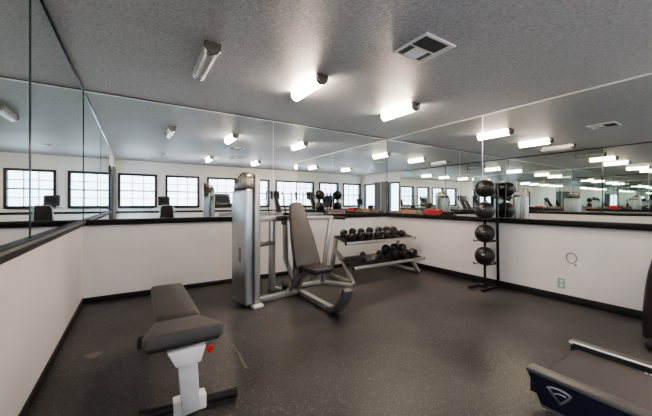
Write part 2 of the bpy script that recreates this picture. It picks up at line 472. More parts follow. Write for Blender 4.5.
# ------------------------------------------------------------------ ceiling fixtures
def fixture(x, y, lit, label):
    """half-round fluorescent wrap fixture, .62 m long along y"""
    L = .62; R = .054; drop = .098
    o = thing('ceiling_light', label, 'ceiling light', (x, y, H), 'half round ceiling lights')
    def D(r, n=16, zt=H):
        pts = [(x - r, zt), (x - r, zt - drop + r)]
        for k in range(1, n):
            a = PI + PI * k / n
            pts.append((x + r * math.cos(a), zt - drop + r + r * math.sin(a)))
        pts += [(x + r, zt - drop + r), (x + r, zt)]
        return pts
    MB().prism(D(R), 'y', y - L / 2 + .05, y + L / 2 - .03, 0).build('diffuser', M['tube_on'] if lit else M['tube_off'], o)
    MB().prism(D(R + .009), 'y', y - L / 2, y - L / 2 + .022, .003, 1).build('end_cap', M['cap'], o)
    MB().prism(D(R + .012), 'y', y - L / 2 + .0225, y - L / 2 + .05, .003, 1).build('end_rim', M['cap_rim'], o)
    MB().prism(D(R + .009), 'y', y + L / 2 - .03, y + L / 2, .003, 1).build('end_cap', M['cap_rim'], o)
    MB().box(x - .035, x + .035, y - .25, y + .25, H - .012, H - .0005).build('mounting_plate', M['white_plastic'], o)
    return o
fixture(.525, 2.80, False, 'unlit half-round ceiling light with grey ribbed lens and dark end cap')
fixture(1.575, 2.82, True, 'lit half-round ceiling light, middle of the three, over the exercise machine')
fixture(3.03, 2.88, True, 'lit half-round ceiling light nearest the right mirror and far corner')
fixture(1.80, -.30, True, 'lit ceiling light near the window wall, over the treadmill, seen in mirrors')
fixture(3.20, -.38, True, 'lit ceiling light near the window wall, over the elliptical trainer, seen in mirrors')
fixture(4.75, -.38, True, 'added fill light in the side annex, next after the elliptical')  # made-up fixture, added as fill to brighten the room
fixture(6.25, -.38, True, 'added fill light at the far end of the side annex')  # second made-up annex fixture, there only for extra fill light

def vent(x, y, label):
    S = .18; o = thing('ceiling_vent', label, 'air vent', (x, y, H), 'square ceiling vents')
    mb = MB()
    for a, b, c, d in ((-S, S, -S, -S + .028), (-S, S, S - .028, S), (-S, -S + .028, -S + .028, S - .028), (S - .028, S, -S + .028, S - .028)):
        mb.box(x + a, x + b, y + c, y + d, H - .014, H - .0005, .003, 1)
    mb.build('frame', M['vent_white'], o)
    MB().box(x - S + .028, x + S - .028, y - S + .028, y + S - .028, H - .004, H - .0006).build('backing', M['vent_dark'], o)
    mb = MB()
    mb.box(x - S + .03, x + S - .03, y - .005, y + .005, H - .0125, H - .0055)
    mb.build('cross_bar', M['vent_white'], o)
    mb = MB()
    r = Matrix.Rotation(math.radians(35), 3, 'Y')
    for k in range(13):
        q = -.138 + k * .023
        mb.box(x + q - .009, x + q + .009, y - .145, y - .010, H - .0085, H - .0075, rot=r)
        if q < -.10 or q > .085: mb.box(x + q - .009, x + q + .009, y + .010, y + .145, H - .0085, H - .0075, rot=r)
    mb.build('louver', M['louver'], o)
    MB().box(x - .085, x + .070, y + .012, y + .145, H - .0125, H - .0055, .002, 1).build('damper_plate', M['white_plastic'], o)
    MB().box(x + .118, x + .150, y - .148, y + .148, H - .0128, H - .0095, .001, 1).build('edge_strip', M['vent_white'], o)
vent(2.015, 1.645, 'square white ceiling air vent with dark louvers, above the open floor')
vent(2.44, .12, 'square ceiling air vent towards the windows, seen in mirrors')
o = MB().lathe([(.001, .0), (.055, .0), (.062, -.008), (.062, -.022), (.048, -.036), (.02, -.040), (.001, -.040)], (.64, -.2, H - .0005)).build('smoke_detector', M['white_plastic'], loc=(.64, -.2, H))
tag(o, 'round white smoke detector on the ceiling near the windows, seen in mirror', 'smoke detector')
MB().lathe([(.001, -.0402), (.016, -.0402), (.016, -.044), (.001, -.044)], (.64, -.2, H)).build('sensor_cap', M['vent_grey'], o)

# ------------------------------------------------------------------ wall fittings on the right wall
o = thing('wall_outlet', 'pale green rectangular outlet plate low on the right wall', 'outlet', (XR, 1.455, .21))
MB().box(XR - .007, XR - .0005, 1.418, 1.492, .152, .268, .003, 2).build('plate', M['outlet'], o)
for z in (.185, .235):
    MB().box(XR - .0092, XR - .0072, 1.440, 1.470, z - .016, z + .016, .0008, 1).build('socket', M['vent_white'], o)
o = thing('wall_jack', 'small round wall jack with a wire loop above the outlet plate', 'wall jack', (XR, 1.345, .455))
MB().lathe([(.001, 0), (.06, 0), (.06, .006), (.04, .010), (.001, .010)], (XR - .0005, 1.318, .445), (-1, 0, 0), 28).build('plate', M['white_plastic'], o)
MB().lathe([(.001, .010), (.012, .010), (.010, .022), (.001, .022)], (XR - .0005, 1.318, .450), (-1, 0, 0), 16).build('socket', M['silver_dark'], o)
ring = [(XR - .010 - .012 * (1 + math.sin(a)) / 2, 1.355 + .047 * math.cos(a), .525 + .060 * math.sin(a)) for a in [2 * PI * k / 26 for k in range(26)]]
MB().tube(ring, .006, 8, closed=True).build('wire_loop', M['vent_grey'], o)

# floor marks
def mark(poly, name_label, z=.0012):
    t = MB(); t.prism(poly, 'z', .0002, z)
    o = t.build('floor_scuff', M['scuff'], smooth=False, loc=(poly[0][0], poly[0][1], 0)); tag(o, name_label, 'scuff mark')
mark([(.648, 2.05), (.664, 2.045), (.680, 2.25), (.677, 2.42), (.669, 2.50), (.662, 2.30)], 'thin white scuff streak on the black rubber floor right of the bench')
mark([(-.26 + .055 * math.cos(a) * (1 + .25 * math.sin(3 * a)), 2.84 + .05 * math.sin(a)) for a in [2 * PI * k / 14 for k in range(14)]], 'small pale stain on the floor between bench and left wall')

# ------------------------------------------------------------------ weight bench
def pad_poly(far_w, near_w, y0, y1, cx):
    return [(cx - near_w / 2, y0), (cx + near_w / 2, y0), (cx + far_w / 2, y1), (cx - far_w / 2, y1)]
bench = thing('weight_bench', 'white framed adjustable weight bench with dark grey vinyl pads', 'weight bench', (.24, 2.2, 0))
TILT = Matrix.Translation((0, 1.885, .47)) @ Matrix.Rotation(math.radians(-8), 4, 'X') @ Matrix.Translation((0, -1.885, -.47)) @ Matrix.Translation((0, 0, .008))
p = MB(); p.prism(pad_poly(.235, .245, 1.985, 2.77, .222), 'z', .405, .485, .026, 4)
bp = p.build('back_pad', M['vinyl'], bench)
p = MB(TILT)
cx = .206
seat = [(cx - .165, 1.555), (cx + .165, 1.555), (cx + .182, 1.585), (cx + .115, 1.885), (cx - .115, 1.885), (cx - .182, 1.585)]
p.prism(seat, 'z', .424, .490, .022, 4)
sp = p.build('seat_pad', M['vinyl'], bench)
q = MB(TILT)
q.prism([(cx - .155, 1.58), (cx + .155, 1.58), (cx + .168, 1.60), (cx + .10, 1.87), (cx - .10, 1.87), (cx - .168, 1.60)], 'z', .410, .4235, .003, 1)
q.build('pad_board', M['black_vinyl'], sp)
q = MB(); q.prism(pad_poly(.205, .215, 2.0, 2.755, .222), 'z', .393, .4045, .003, 1)
q.build('pad_board', M['black_vinyl'], bp)
f = MB()
f.prism([(.128, .445), (.302, .445), (.276, .365), (.166, .365)], 'y', 1.575, 1.68, .006, 2)          # flared seat bracket
f.bar((.222, 1.635, .375), (.258, 1.765, .03), .088, .06, up=(0, 1, .3), bev=.006)                       # front post
f.build('front_post', M['white_steel'], bench)
f = MB(); f.bar((.217, 1.69, .345), (.235, 2.70, .30), .06, .07); f.bar((.235, 2.66, .32), (.24, 2.74, .05), .06, .06, up=(0, 1, 0))
f.build('main_beam', M['white_steel'], bench)
f = MB(); f.box(.175, .34, 1.765, 1.835, .004, .085, .006)
f.build('stabilizer_sleeve', M['white_steel'], bench)
f = MB(); f.tube([(.02, 1.835, .033), (.51, 1.775, .033)], .026, 16)
f.tube([(.02, 1.835, .033), (.035, 1.833, .033)], .031, 16); f.tube([(.495, 1.777, .033), (.51, 1.775, .033)], .031, 16)
f.build('front_stabilizer', M['black_steel'], bench)
f = MB(); f.tube([(.02, 2.76, .033), (.46, 2.76, .033)], .028, 16); f.build('rear_stabilizer', M['black_steel'], bench)
f = MB(); f.bar((.205, 1.81, .425), (.055, 1.81, .425), .04, .03); f.build('roller_bracket', M['white_steel'], bench)
f = MB(); f.lathe([(.001, 0), (.028, 0), (.032, .005), (.032, .032), (.028, .038), (.001, .038)], (.05, 1.80, .435), (-1, .1, 0), 18); f.tube([(.09, 1.805, .435), (.03, 1.80, .435)], .012, 10)
f.build('end_knob', M['black_vinyl'], bench)
f = MB(); f.lathe([(.006, 0), (.006, .014), (.012, .016), (.014, .026), (.012, .036), (.001, .038)], (.303, 1.60, .412), (1, 0, 0), 14); f.lathe([(.008, 0), (.008, .018), (.005, .022)], (.322, 1.60, .392), (0, 0, 1), 10)
kb = f.build('adjustment_knob', M['red'], bench); kb['label'] = 'red pull knob under the seat pad'

# ------------------------------------------------------------------ selectorised press machine
mach = thing('exercise_machine', 'silver shoulder press machine with tall weight tower and brown padded seat', 'exercise machine', (1.6, 3.2, 0))
a = math.radians(9)
XT = Matrix.Translation((1.0, 3.16, 0)) @ Matrix.Rotation(a, 4, 'Z')          # tower frame: local x across, local y deep
def side(k, z0, top_only=False):
    pts = []
    return pts
W, Dp, ZT = .165, .36, 1.49
low = [(0.005, .03), (Dp, .03), (Dp, 1.24), (Dp - .02, 1.30), (.005, 1.31)]
t = MB(XT); t.prism(low, 'x', 0, W * .62, .03, 5)
shroud = t.build('tower_shroud', M['shroud'], mach)
t = MB(XT); t.prism([(.008, 1.312), (Dp - .022, 1.302), (Dp - .05, 1.35), (Dp - .11, 1.41), (Dp - .17, 1.455), (.14, 1.485), (.08, 1.492), (.03, 1.475), (.008, 1.43)], 'x', .004, W * .72, .02, 3)
t.build('tower_cap', M['shroud_cap'], mach)
t = MB(XT); t.prism([(W * .66, 0), (W + .012, 0), (W + .012, 1.38), (W + .004, 1.425), (W - .016, 1.455), (W * .66, 1.475)], 'y', -.012, .06, .012, 3)
t.prism([(Dp - .06, .0), (Dp, .0), (Dp, 1.20), (Dp - .06, 1.28)], 'x', W * .66, W + .01, .012, 3)
t.box(W * .66, W + .008, .02, Dp - .08, 1.34, 1.40, .008); t.box(W * .66, W + .01, .02, Dp - .03, .02, .09, .008)
t.build('tower_frame', M['silver'], mach)
t = MB(XT)
for k in range(16): t.box(W * .68, W - .005, .07, Dp - .08, .10 + k * .045, .14 + k * .045, .003, 1)
t.build('weight_stack', M['black_steel'], mach)
t = MB(XT); t.tube([(W * .8, .12, .8), (W * .8, .12, 1.41)], .008, 8); t.tube([(W * .8, .24, .8), (W * .8, .24, 1.41)], .008, 8)
t.build('guide_rod', M['chrome'], mach)
t = MB(XT); t.box(-.003, .0, .10, .155, .50, .66, .001, 1)
t.build('instruction_plate', M['silver_dark'], mach)
t = MB(XT); t.box(W * .45, W + .03, -.05, .02, 0, .035, .006); t.build('floor_foot', M['white_plastic'], mach)
t = MB(); t.bar((1.18, 3.30, .035), (1.76, 3.37, .035), .06, .06); t.build('cross_beam', M['silver'], mach)
t = MB(); t.bar((1.75, 3.52, .035), (1.75, 2.62, .035), .065, .06); t.build('seat_beam', M['silver'], mach)
t = MB()
arc = [(2.64, .03), (2.57, .035), (2.50, .065), (2.43, .13), (2.37, .21), (2.33, .30)]
up = [(y - .04 * min(1, .25 + k * .2) * .6, z - .028) for k, (y, z) in enumerate(arc)]
for (p0, p1) in zip(arc, arc[1:]):
    t.bar((1.75, p0[0], p0[1]), (1.75, p1[0], p1[1]), .095, .06, up=(0, .7, .7), bev=.006, ends=.008)
fr = t.build('foot_rest', M['foot'], mach)
for y, z in ((2.385, .215), (2.345, .29)):
    t = MB(); t.ball((1.797, y - .004, z + .005), .010, 10); t.build('bolt', M['chrome'], fr)
t = MB(); t.bar((1.50, 3.72, .03), (1.66, 3.36, .03), .06, .055); t.build('column_foot', M['silver'], mach)
t = MB(); t.bar((1.495, 3.62, .03), (1.495, 3.62, .965), .065, .075, up=(0, 1, 0)); t.build('column', M['silver'], mach)
t = MB(); t.bar((1.20, 3.50, .955), (1.62, 3.54, .965), .055, .06); t.build('upper_arm', M['silver'], mach)
t = MB(); t.tube([(1.18, 3.48, .64), (1.34, 3.53, .64)], .03, 14); t.bar((1.32, 3.525, .64), (1.50, 3.58, .64), .05, .05); t.build('middle_arm', M['silver_dark'], mach)
t = MB(); t.bar((1.62, 3.50, .955), (1.632, 3.50, .42), .05, .055, up=(0, 1, 0)); t.bar((1.632, 3.50, .43), (1.735, 3.46, .14), .05, .055, up=(0, 1, 0))
t.build('lever_arm', M['silver'], mach)
t = MB(); t.bar((2.325, 3.50, .955), (2.21, 3.50, .23), .05, .055, up=(0, 1, 0)); t.build('lever_arm', M['silver'], mach)
t = MB(); t.bar((1.60, 3.50, .965), (2.36, 3.50, .945), .05, .055); t.build('yoke_bar', M['silver'], mach)
t = MB(); t.tube([(2.37, 3.50, .945), (2.56, 3.50, .935)], .024, 14); t.tube([(2.55, 3.50, .935), (2.565, 3.50, .935)], .03, 14); t.build('grip', M['rubber'], mach)
t = MB(); t.tube([(1.50, 3.46, .955), (1.62, 3.47, .965)], .03, 14); t.lathe([(.001, 0), (.03, 0), (.03, .05), (.001, .05)], (1.585, 3.46, .93), (0, 0, -1), 12); t.build('grip', M['rubber'], mach)
t = MB(); t.bar((1.75, 3.60, .03), (2.24, 3.60, .03), .05, .05); t.bar((2.21, 3.50, .25), (2.23, 3.58, .03), .045, .05, up=(1, 0, 0)); t.bar((2.22, 3.60, .03), (2.50, 3.22, .03), .05, .05); t.build('rear_base', M['silver'], mach)
t = MB(); t.lathe([(.001, 0), (.05, 0), (.06, .012), (.06, .05), (.05, .062), (.001, .062)], (1.575, 3.48, .11), (.9, -.3, 0), 18); t.build('bumper', M['rubber'], mach)
# back pad: tapered, leaning back; seat pad
def lean(s, w, th):   # s along the pad 0..1
    y = 3.09 + .36 * s; z = .40 + .76 * s
    return y, z
t = MB()
prof = [(-.145, 0), (.145, 0), (.148, .12), (.135, .45), (.098, .80), (.075, .97), (.055, 1.0), (-.055, 1.0), (-.075, .97), (-.098, .80), (-.135, .45), (-.148, .12)]
tb = MB(); tb.prism([(u * 1.14, v * .84) for u, v in prof], 'z', -.035, .035, .02, 4)
R = Matrix.Translation((1.735, 3.09, .385)) @ Matrix.Rotation(math.radians(90 - 24), 4, 'X')
tb.X = R
tb.build('backrest', M['vinyl'], mach)
t.bm.free()
t = MB(); t.bar((1.75, 3.14, .28), (1.75, 3.47, 1.05), .06, .05, up=(0, -1, .4)); t.bar((1.75, 3.44, .05), (1.75, 3.46, .98), .06, .06, up=(0, 1, 0)); t.build('backrest_post', M['silver_dark'], mach)
t = MB(); t.prism([(1.60, 3.08), (1.90, 3.08), (1.885, 2.80), (1.86, 2.765), (1.64, 2.765), (1.615, 2.80)], 'z', .37, .43, .02, 3); t.build('seat', M['vinyl_dark'], mach)
t = MB(); t.bar((1.75, 2.84, .345), (1.75, 3.20, .325), .06, .045); t.bar((1.70, 2.95, .27), (1.70, 2.95, .37), .02, .05, up=(0, 1, 0)); t.bar((1.80, 2.86, .26), (1.80, 2.86, .37), .02, .05, up=(0, 1, 0)); t.build('seat_carriage', M['silver_dark'], mach)
t = MB(); t.bar((1.75, 3.17, .34), (1.75, 3.40, .06), .05, .05, up=(0, 1, 0)); t.bar((1.66, 3.16, .40), (1.62, 3.34, .06), .032, .032, up=(0, 1, 0)); t.build('brace', M['silver_dark'], mach)

# ------------------------------------------------------------------ dumbbell rack
rack = thing('dumbbell_rack', 'two-tier silver dumbbell rack against the back wall in the far corner', 'dumbbell rack', (3.27, 3.6, 0))
RX0, RX1 = 2.575, 3.965
for x, nm in ((RX0, 'l'), (RX1 - .03, 'r')):
    t = MB()
    t.bar((x, 3.94, .03), (x, 3.30, .03), .05, .05)
    t.bar((x, 3.86, .04), (x, 3.72, .62), .05, .06, up=(0, 1, .2))
    pts = [(3.70, .40), (3.62, .36), (3.52, .28), (3.42, .17), (3.30, .02)]
    for p0, p1 in zip(pts, pts[1:]): t.bar((x, *p0), (x, *p1), .05, .055, up=(0, .6, .6), ends=.006)
    t.bar((x, 3.78, .45), (x, 3.68, .38), .045, .05, up=(0, 0, 1))
    t.build('side_frame', M['silver'], rack)
def shelf(y0, z0, y1, z1, nm):
    t = MB()
    t.bar((RX0 - .03, (y0 + y1) / 2, (z0 + z1) / 2), (RX1 + .03, (y0 + y1) / 2, (z0 + z1) / 2), math.hypot(y1 - y0, z1 - z0), .012, up=(0, -(z1 - z0), y1 - y0), bev=.002)
    o = t.build('shelf', M['black_steel'], rack)
    t = MB(); t.bar((RX0 - .02, y0 - .012, z0 - .010), (RX1 + .03, y0 - .012, z0 - .010), .02, .045, up=(0, 0, 1), bev=.004)
    t.build('front_rail', M['silver'], o)
    t = MB(); t.bar((RX0 - .02, y1 + .012, z1 - .010), (RX1 + .03, y1 + .012, z1 - .010), .02, .045, up=(0, 0, 1), bev=.004)
    t.build('rear_rail', M['silver_dark'], o)
    for x in (RX0 - .032, RX1 + .034):
        t = MB(); t.lathe([(.001, -.006), (.022, -.006), (.022, .006), (.001, .006)], (x, y0 - .012, z0 - .010), (1, 0, 0), 14); t.build('end_cap', M['black_vinyl'], o)
TY0, TZ0, TY1, TZ1 = 3.44, .575, 3.73, .645
BY0, BZ0, BY1, BZ1 = 3.26, .255, 3.60, .330
shelf(TY0, TZ0, TY1, TZ1, 'top'); shelf(BY0, BZ0, BY1, BZ1, 'low')

def dumbbell(x, y, zc, r, L, tilt, label, group, yaw=0.0):
    o = thing('dumbbell', label, 'dumbbell', (x, y, zc), group)
    ax = Vector((math.sin(yaw), math.cos(yaw) * math.cos(tilt), math.cos(yaw) * math.sin(tilt)))
    c = Vector((x, y, zc)); hw = L * .27
    def head(s):
        b = c + ax * (s * (L / 2 - hw))
        return MB().lathe([(.001, 0), (r * .82, 0), (r, .012), (r, hw - .014), (r * .84, hw), (r * .45, hw), (r * .42, hw - .004), (.001, hw - .004)], b, ax * s, 12)
    head(1).build('weight_head', M['rubber'], o); head(-1).build('weight_head', M['rubber'], o)
    MB().lathe([(.014, -(L / 2 - hw)), (.017, -.03), (.018, 0), (.017, .03), (.014, L / 2 - hw)], c, ax, 12).build('handle', M['chrome'], o)
    return o
tilt = math.atan2(TZ1 - TZ0, TY1 - TY0)
def shelf_z(y, y0, z0, y1, z1): return z0 + (z1 - z0) * (y - y0) / (y1 - y0)
tops = [(2.69, .056, 'first from the left'), (2.86, .060, 'second from the left'), (3.03, .056, 'third from the left'), (3.21, .060, 'fourth from the left'),
        (3.41, .060, 'third from the right'), (3.58, .060, 'second from the right'), (3.75, .056, 'first from the right')]
for x, r, w in tops:
    y = 3.585; z = shelf_z(y, TY0, TZ0, TY1, TZ1) + (.0075 + r) / math.cos(tilt)
    dumbbell(x, y, z, r, .275, tilt, 'black round-head dumbbell on the upper rack shelf, %s' % w, 'dumbbells on the upper rack shelf')
tilt2 = math.atan2(BZ1 - BZ0, BY1 - BY0)
lows = [(2.87, .046, .24, 'small dumbbell at the left of the lower rack shelf, standing alone'), (3.20, .046, .24, 'small dumbbell on the lower rack shelf, just left of the large ones'),
        (3.44, .075, .325, 'large dumbbell on the lower rack shelf, leftmost of the three large ones'), (3.63, .075, .325, 'large dumbbell on the lower rack shelf, middle of the three large ones'),
        (3.815, .070, .315, 'large dumbbell at the right end of the lower rack shelf')]
for x, r, L, w in lows:
    y = 3.43; z = shelf_z(y, BY0, BZ0, BY1, BZ1) + (.0075 + r) / math.cos(tilt2)
    dumbbell(x, y, z, r, L, tilt2, w, 'dumbbells on the lower rack shelf', .6 if L < .3 else 0)

# ------------------------------------------------------------------ medicine balls on their stand
st = thing('ball_rack', 'slim black steel stand holding four medicine balls by the right mirror', 'ball rack', (4.03, 2.24, 0))
t = MB()
t.bar((3.80, 2.15, .018), (4.235, 2.15, .018), .04, .03); t.bar((3.80, 2.335, .018), (4.235, 2.335, .018), .04, .03)
t.build('base', M['black_steel'], st)
for xx in (4.02, 4.17):
    t = MB(); t.bar((xx, 2.15, .0185), (xx, 2.335, .0185), .04, .03); t.build('cross_bar', M['black_steel'], st)
for y0, y1 in ((2.15, 2.145), (2.335, 2.31)):
    t = MB(); t.bar((4.19, y0, .03), (4.135, y1, 1.43), .028, .028, up=(1, 0, 0)); t.build('upright', M['black_steel'], st)
BZ = (1.357, 1.053, .747, .444)
for z in BZ:
    t = MB()
    dz = .105
    xr = 4.19 - .055 * z / 1.43
    for y in (2.14, 2.30):
        t.tube([(xr, y, z - dz), (3.86, y, z - dz), (3.845, y, z - dz + .022)], .008, 8)
    t.tube([(xr, 2.14, z - dz), (xr, 2.31, z - dz)], .008, 8)
    t.build('cradle', M['black_steel'], st)
names = ('topmost', 'second from the top', 'third from the top', 'lowest')
for z, w in zip(BZ, names):
    r = .124
    o = MB().ball((3.975, 2.22, z), r, 40).build('medicine_ball', M['ball'], loc=(3.975, 2.22, z))
    tag(o, 'black rubber medicine ball, %s on the black stand' % w, 'medicine ball', 'medicine balls on the stand')
    t = MB(); seam = [(3.975 + r * 1.001 * math.cos(b), 2.22 + r * 1.001 * math.sin(b), z) for b in [2 * PI * k / 48 for k in range(48)]]
    t.tube(seam, .0022, 6, closed=True); t.build('seam', M['rubber'], o)
    t = MB()
    d = Vector((-.85, -.5, .1)).normalized(); u = Vector((d.y, -d.x, 0)).normalized() * -1; v = d.cross(u)
    def em(s0, s1, tt0, tt1):
        def fn(uu, vv):
            q = d + u * (s0 + (s1 - s0) * uu) + v * (tt0 + (tt1 - tt0) * vv)
            return Vector((3.975, 2.22, z)) + q.normalized() * (r + .0008)
        t.grid(fn, 6, 3)
    em(-.30, -.18, .10, .22); em(-.14, -.02, .13, .19)
    t.build('print', M['ball_mark'], o)

# ------------------------------------------------------------------ folded towels on the right ledge in the corner
def towel(x0, x1, y0, y1, z0, h, m, label, fold=2, name='folded_towel'):
    o = None; mb = MB(); n = 3
    hh = h / n
    for k in range(n):
        j = .006 * (k % 2)
        mb.box(x0 + j, x1 - j * .3, y0 + j + .02 * k * fold / 2, y1 - j - .012 * k * fold / 2, z0 + hh * k + .0004, z0 + hh * (k + 1), min(hh * .42, .012), 3)
    o = mb.build(name, m, loc=((x0 + x1) / 2, (y0 + y1) / 2, z0)); return tag(o, label, 'towel', 'cloths on the ledge')
E_ = LEDGE_T + .001
xa, xb = XR - .083, XR - .018
towel(xa, xb, 3.08, 3.40, E_, .085, M['towel_red'], 'bright red folded cloth on the right wall ledge')
towel(xa, xb, 3.42, 3.60, E_, .055, M['towel_olive'], 'olive folded cloth on the right wall ledge beside the red one')
towel(xa, xb, 3.62, 3.92, E_, .075, M['towel_pink'], 'salmon pink folded cloth on the right wall ledge')
towel(xa, xb, 3.95, 4.20, E_, .05, M['towel_tan'], 'tan folded cloth on the right wall ledge next to the corner')
towel(xa, xb, 2.86, 3.06, E_, .05, M['towel_black'], 'dark folded cloth at the near end of the row on the right ledge')
towel(2.80, 3.18, YB - .058, YB - .018, E_, .085, M['towel_grey'], 'grey brown folded cloth on the back wall ledge behind the dumbbell rack', 3)

# ------------------------------------------------------------------ treadmill
TX0, TX1, TYR, TYF = 1.925, 2.62, .83, -1.02
tm = thing('treadmill', 'treadmill with navy side skirts, grey belt and white triangle emblem', 'treadmill', ((TX0 + TX1) / 2, 0, 0))
for s, x0, x1 in ((-1, TX0, TX0 + .085), (1, TX1 - .085, TX1)):
    t = MB()
    t.box(x0, x1, TYF + .3, TYR, .178, .200, .006, 2)
    sr = t.build('side_rail', M['rail'], tm)
    t = MB(); xi = x1 - .002 if s < 0 else x0 - .006
    t.box(xi, xi + .006, TYF + .3, TYR - .03, .148, .196); t.build('rail_inner_lip', M['black_vinyl'], sr)
    if s > 0:
        t = MB(); t.box(x0 - .001, x0 + .016, TYF + .3, TYR - .005, .186, .2035, .003, 2); t.build('rail_bright_edge', M['white_plastic'], sr)
    t = MB()
    xo0, xo1 = (x0 + .004, x0 + .02) if s < 0 else (x1 - .02, x1 - .004)
    t.prism([(TYR - .005, .176), (TYR - .075, .022), (TYF + .3, .022), (TYF + .3, .176)], 'x', xo0, xo1, .003, 1)
    sk = t.build('side_skirt', M['navy'], tm)
    t = MB(); t.prism([(TYR - .075, .021), (TYR - .08, .006), (TYF + .32, .006), (TYF + .32, .021)], 'x', xo0 + .002, xo1 - .002, .001, 1); t.build('lower_trim', M['silver_dark'], sk)
    t = MB(); t.box(x0 + .022 if s < 0 else x0 + .01, x1 - .01 if s < 0 else x1 - .022, TYR - .10, TYR - .012, .06, .177, .006, 2); t.build('roller_bracket', M['black_vinyl'], tm)
t = MB(); t.prism([(TYR - .03, .150), (TYR - .06, .166), (TYF + .3, .166), (TYF + .3, .11), (TYR - .06, .11), (TYR - .03, .126)], 'x', TX0 + .09, TX1 - .09, .003, 2)
t.build('belt', M['belt'], tm)
t = MB(); t.box(TX0 + .03, TX1 - .03, TYF + .3, TYR - .12, .03, .105, .004); t.build('frame', M['charcoal'], tm)
# belt marking strokes near the right rail (a short row of pale dashes)
t = MB()
for k in range(7):
    y = .455 - k * .021
    t.box(TX1 - .118, TX1 - .106, y - .015, y - .001, .1662, .1668)
t.build('belt_print', M['logo'], tm)
# triangle emblem on the left skirt: corners on the skirt plane
xe = TX0 + .0028
A_, B_, C_ = Vector((.722, .136)), Vector((.617, .138)), Vector((.663, .076))
def stroke(mb, pts, w):
    for p0, p1 in zip(pts, pts[1:]):
        d = (p1 - p0); L = d.length; d = d / L; nrm = Vector((-d.y, d.x)) * w / 2; e = d * w * .3
        q = [p0 - e + nrm, p1 + e + nrm, p1 + e - nrm, p0 - e - nrm]
        mb.prism([(v.x, v.y) for v in q], 'x', xe - .0006, xe + .0012)
def quad(p, c, q, n=10): return [p * (1 - s) ** 2 + c * 2 * s * (1 - s) + q * s * s for s in [k / n for k in range(n + 1)]]
t = MB()
stroke(t, quad(A_, Vector((.668, .160)), B_), .010)
stroke(t, quad(B_, Vector((.634, .100)), C_), .011)
stroke(t, quad(C_, Vector((.695, .104)), A_), .012)
stroke(t, quad(Vector((.697, .108)), Vector((.680, .130)), Vector((.640, .124))), .008)
em_ = t.build('emblem', M['logo'], tm, smooth=False); em_['label'] = 'white triangle emblem with swoosh'
# motor hood, uprights, handrails, console (seen in the mirrors)
t = MB(); t.prism([(TYF + .36, .03), (TYF + .36, .20), (TYF + .30, .27), (TYF + .12, .30), (TYF + .02, .24), (TYF, .12), (TYF, .03)], 'x', TX0 + .005, TX1 - .005, .018, 3); t.build('motor_hood', M['navy'], tm)
for x in (TX0 + .03, TX1 - .03):
    t = MB(); t.bar((x, TYF + .33, .18), (x, TYF + .20, 1.12), .05, .09, up=(0, 1, 0), bev=.012); t.build('upright', M['silver'], tm)
    t = MB(); t.tube([(x, TYF + .22, 1.03), (x, TYF + .50, 1.00), (x, TYF + .62, .93), (x, TYF + .60, .86), (x, TYF + .28, .80)], .02, 12); t.build('handrail', M['rubber'], tm)
t = MB(); t.box(TX0 + .01, TX1 - .01, TYF + .16, TYF + .30, 1.04, 1.14, .03, 3); cb = t.build('console_base', M['charcoal'], tm)
t = MB(); t.box(TX0 + .09, TX1 - .09, TYF + .14, TYF + .20, 1.12, 1.44, .025, 3, rot=Matrix.Rotation(math.radians(18), 3, 'X')); cs = t.build('console', M['charcoal'], tm)
t = MB(); t.box(TX0 + .16, TX1 - .16, TYF + .203, TYF + .207, 1.20, 1.38, rot=Matrix.Rotation(math.radians(18), 3, 'X')); t.build('screen', M['screen'], cs)

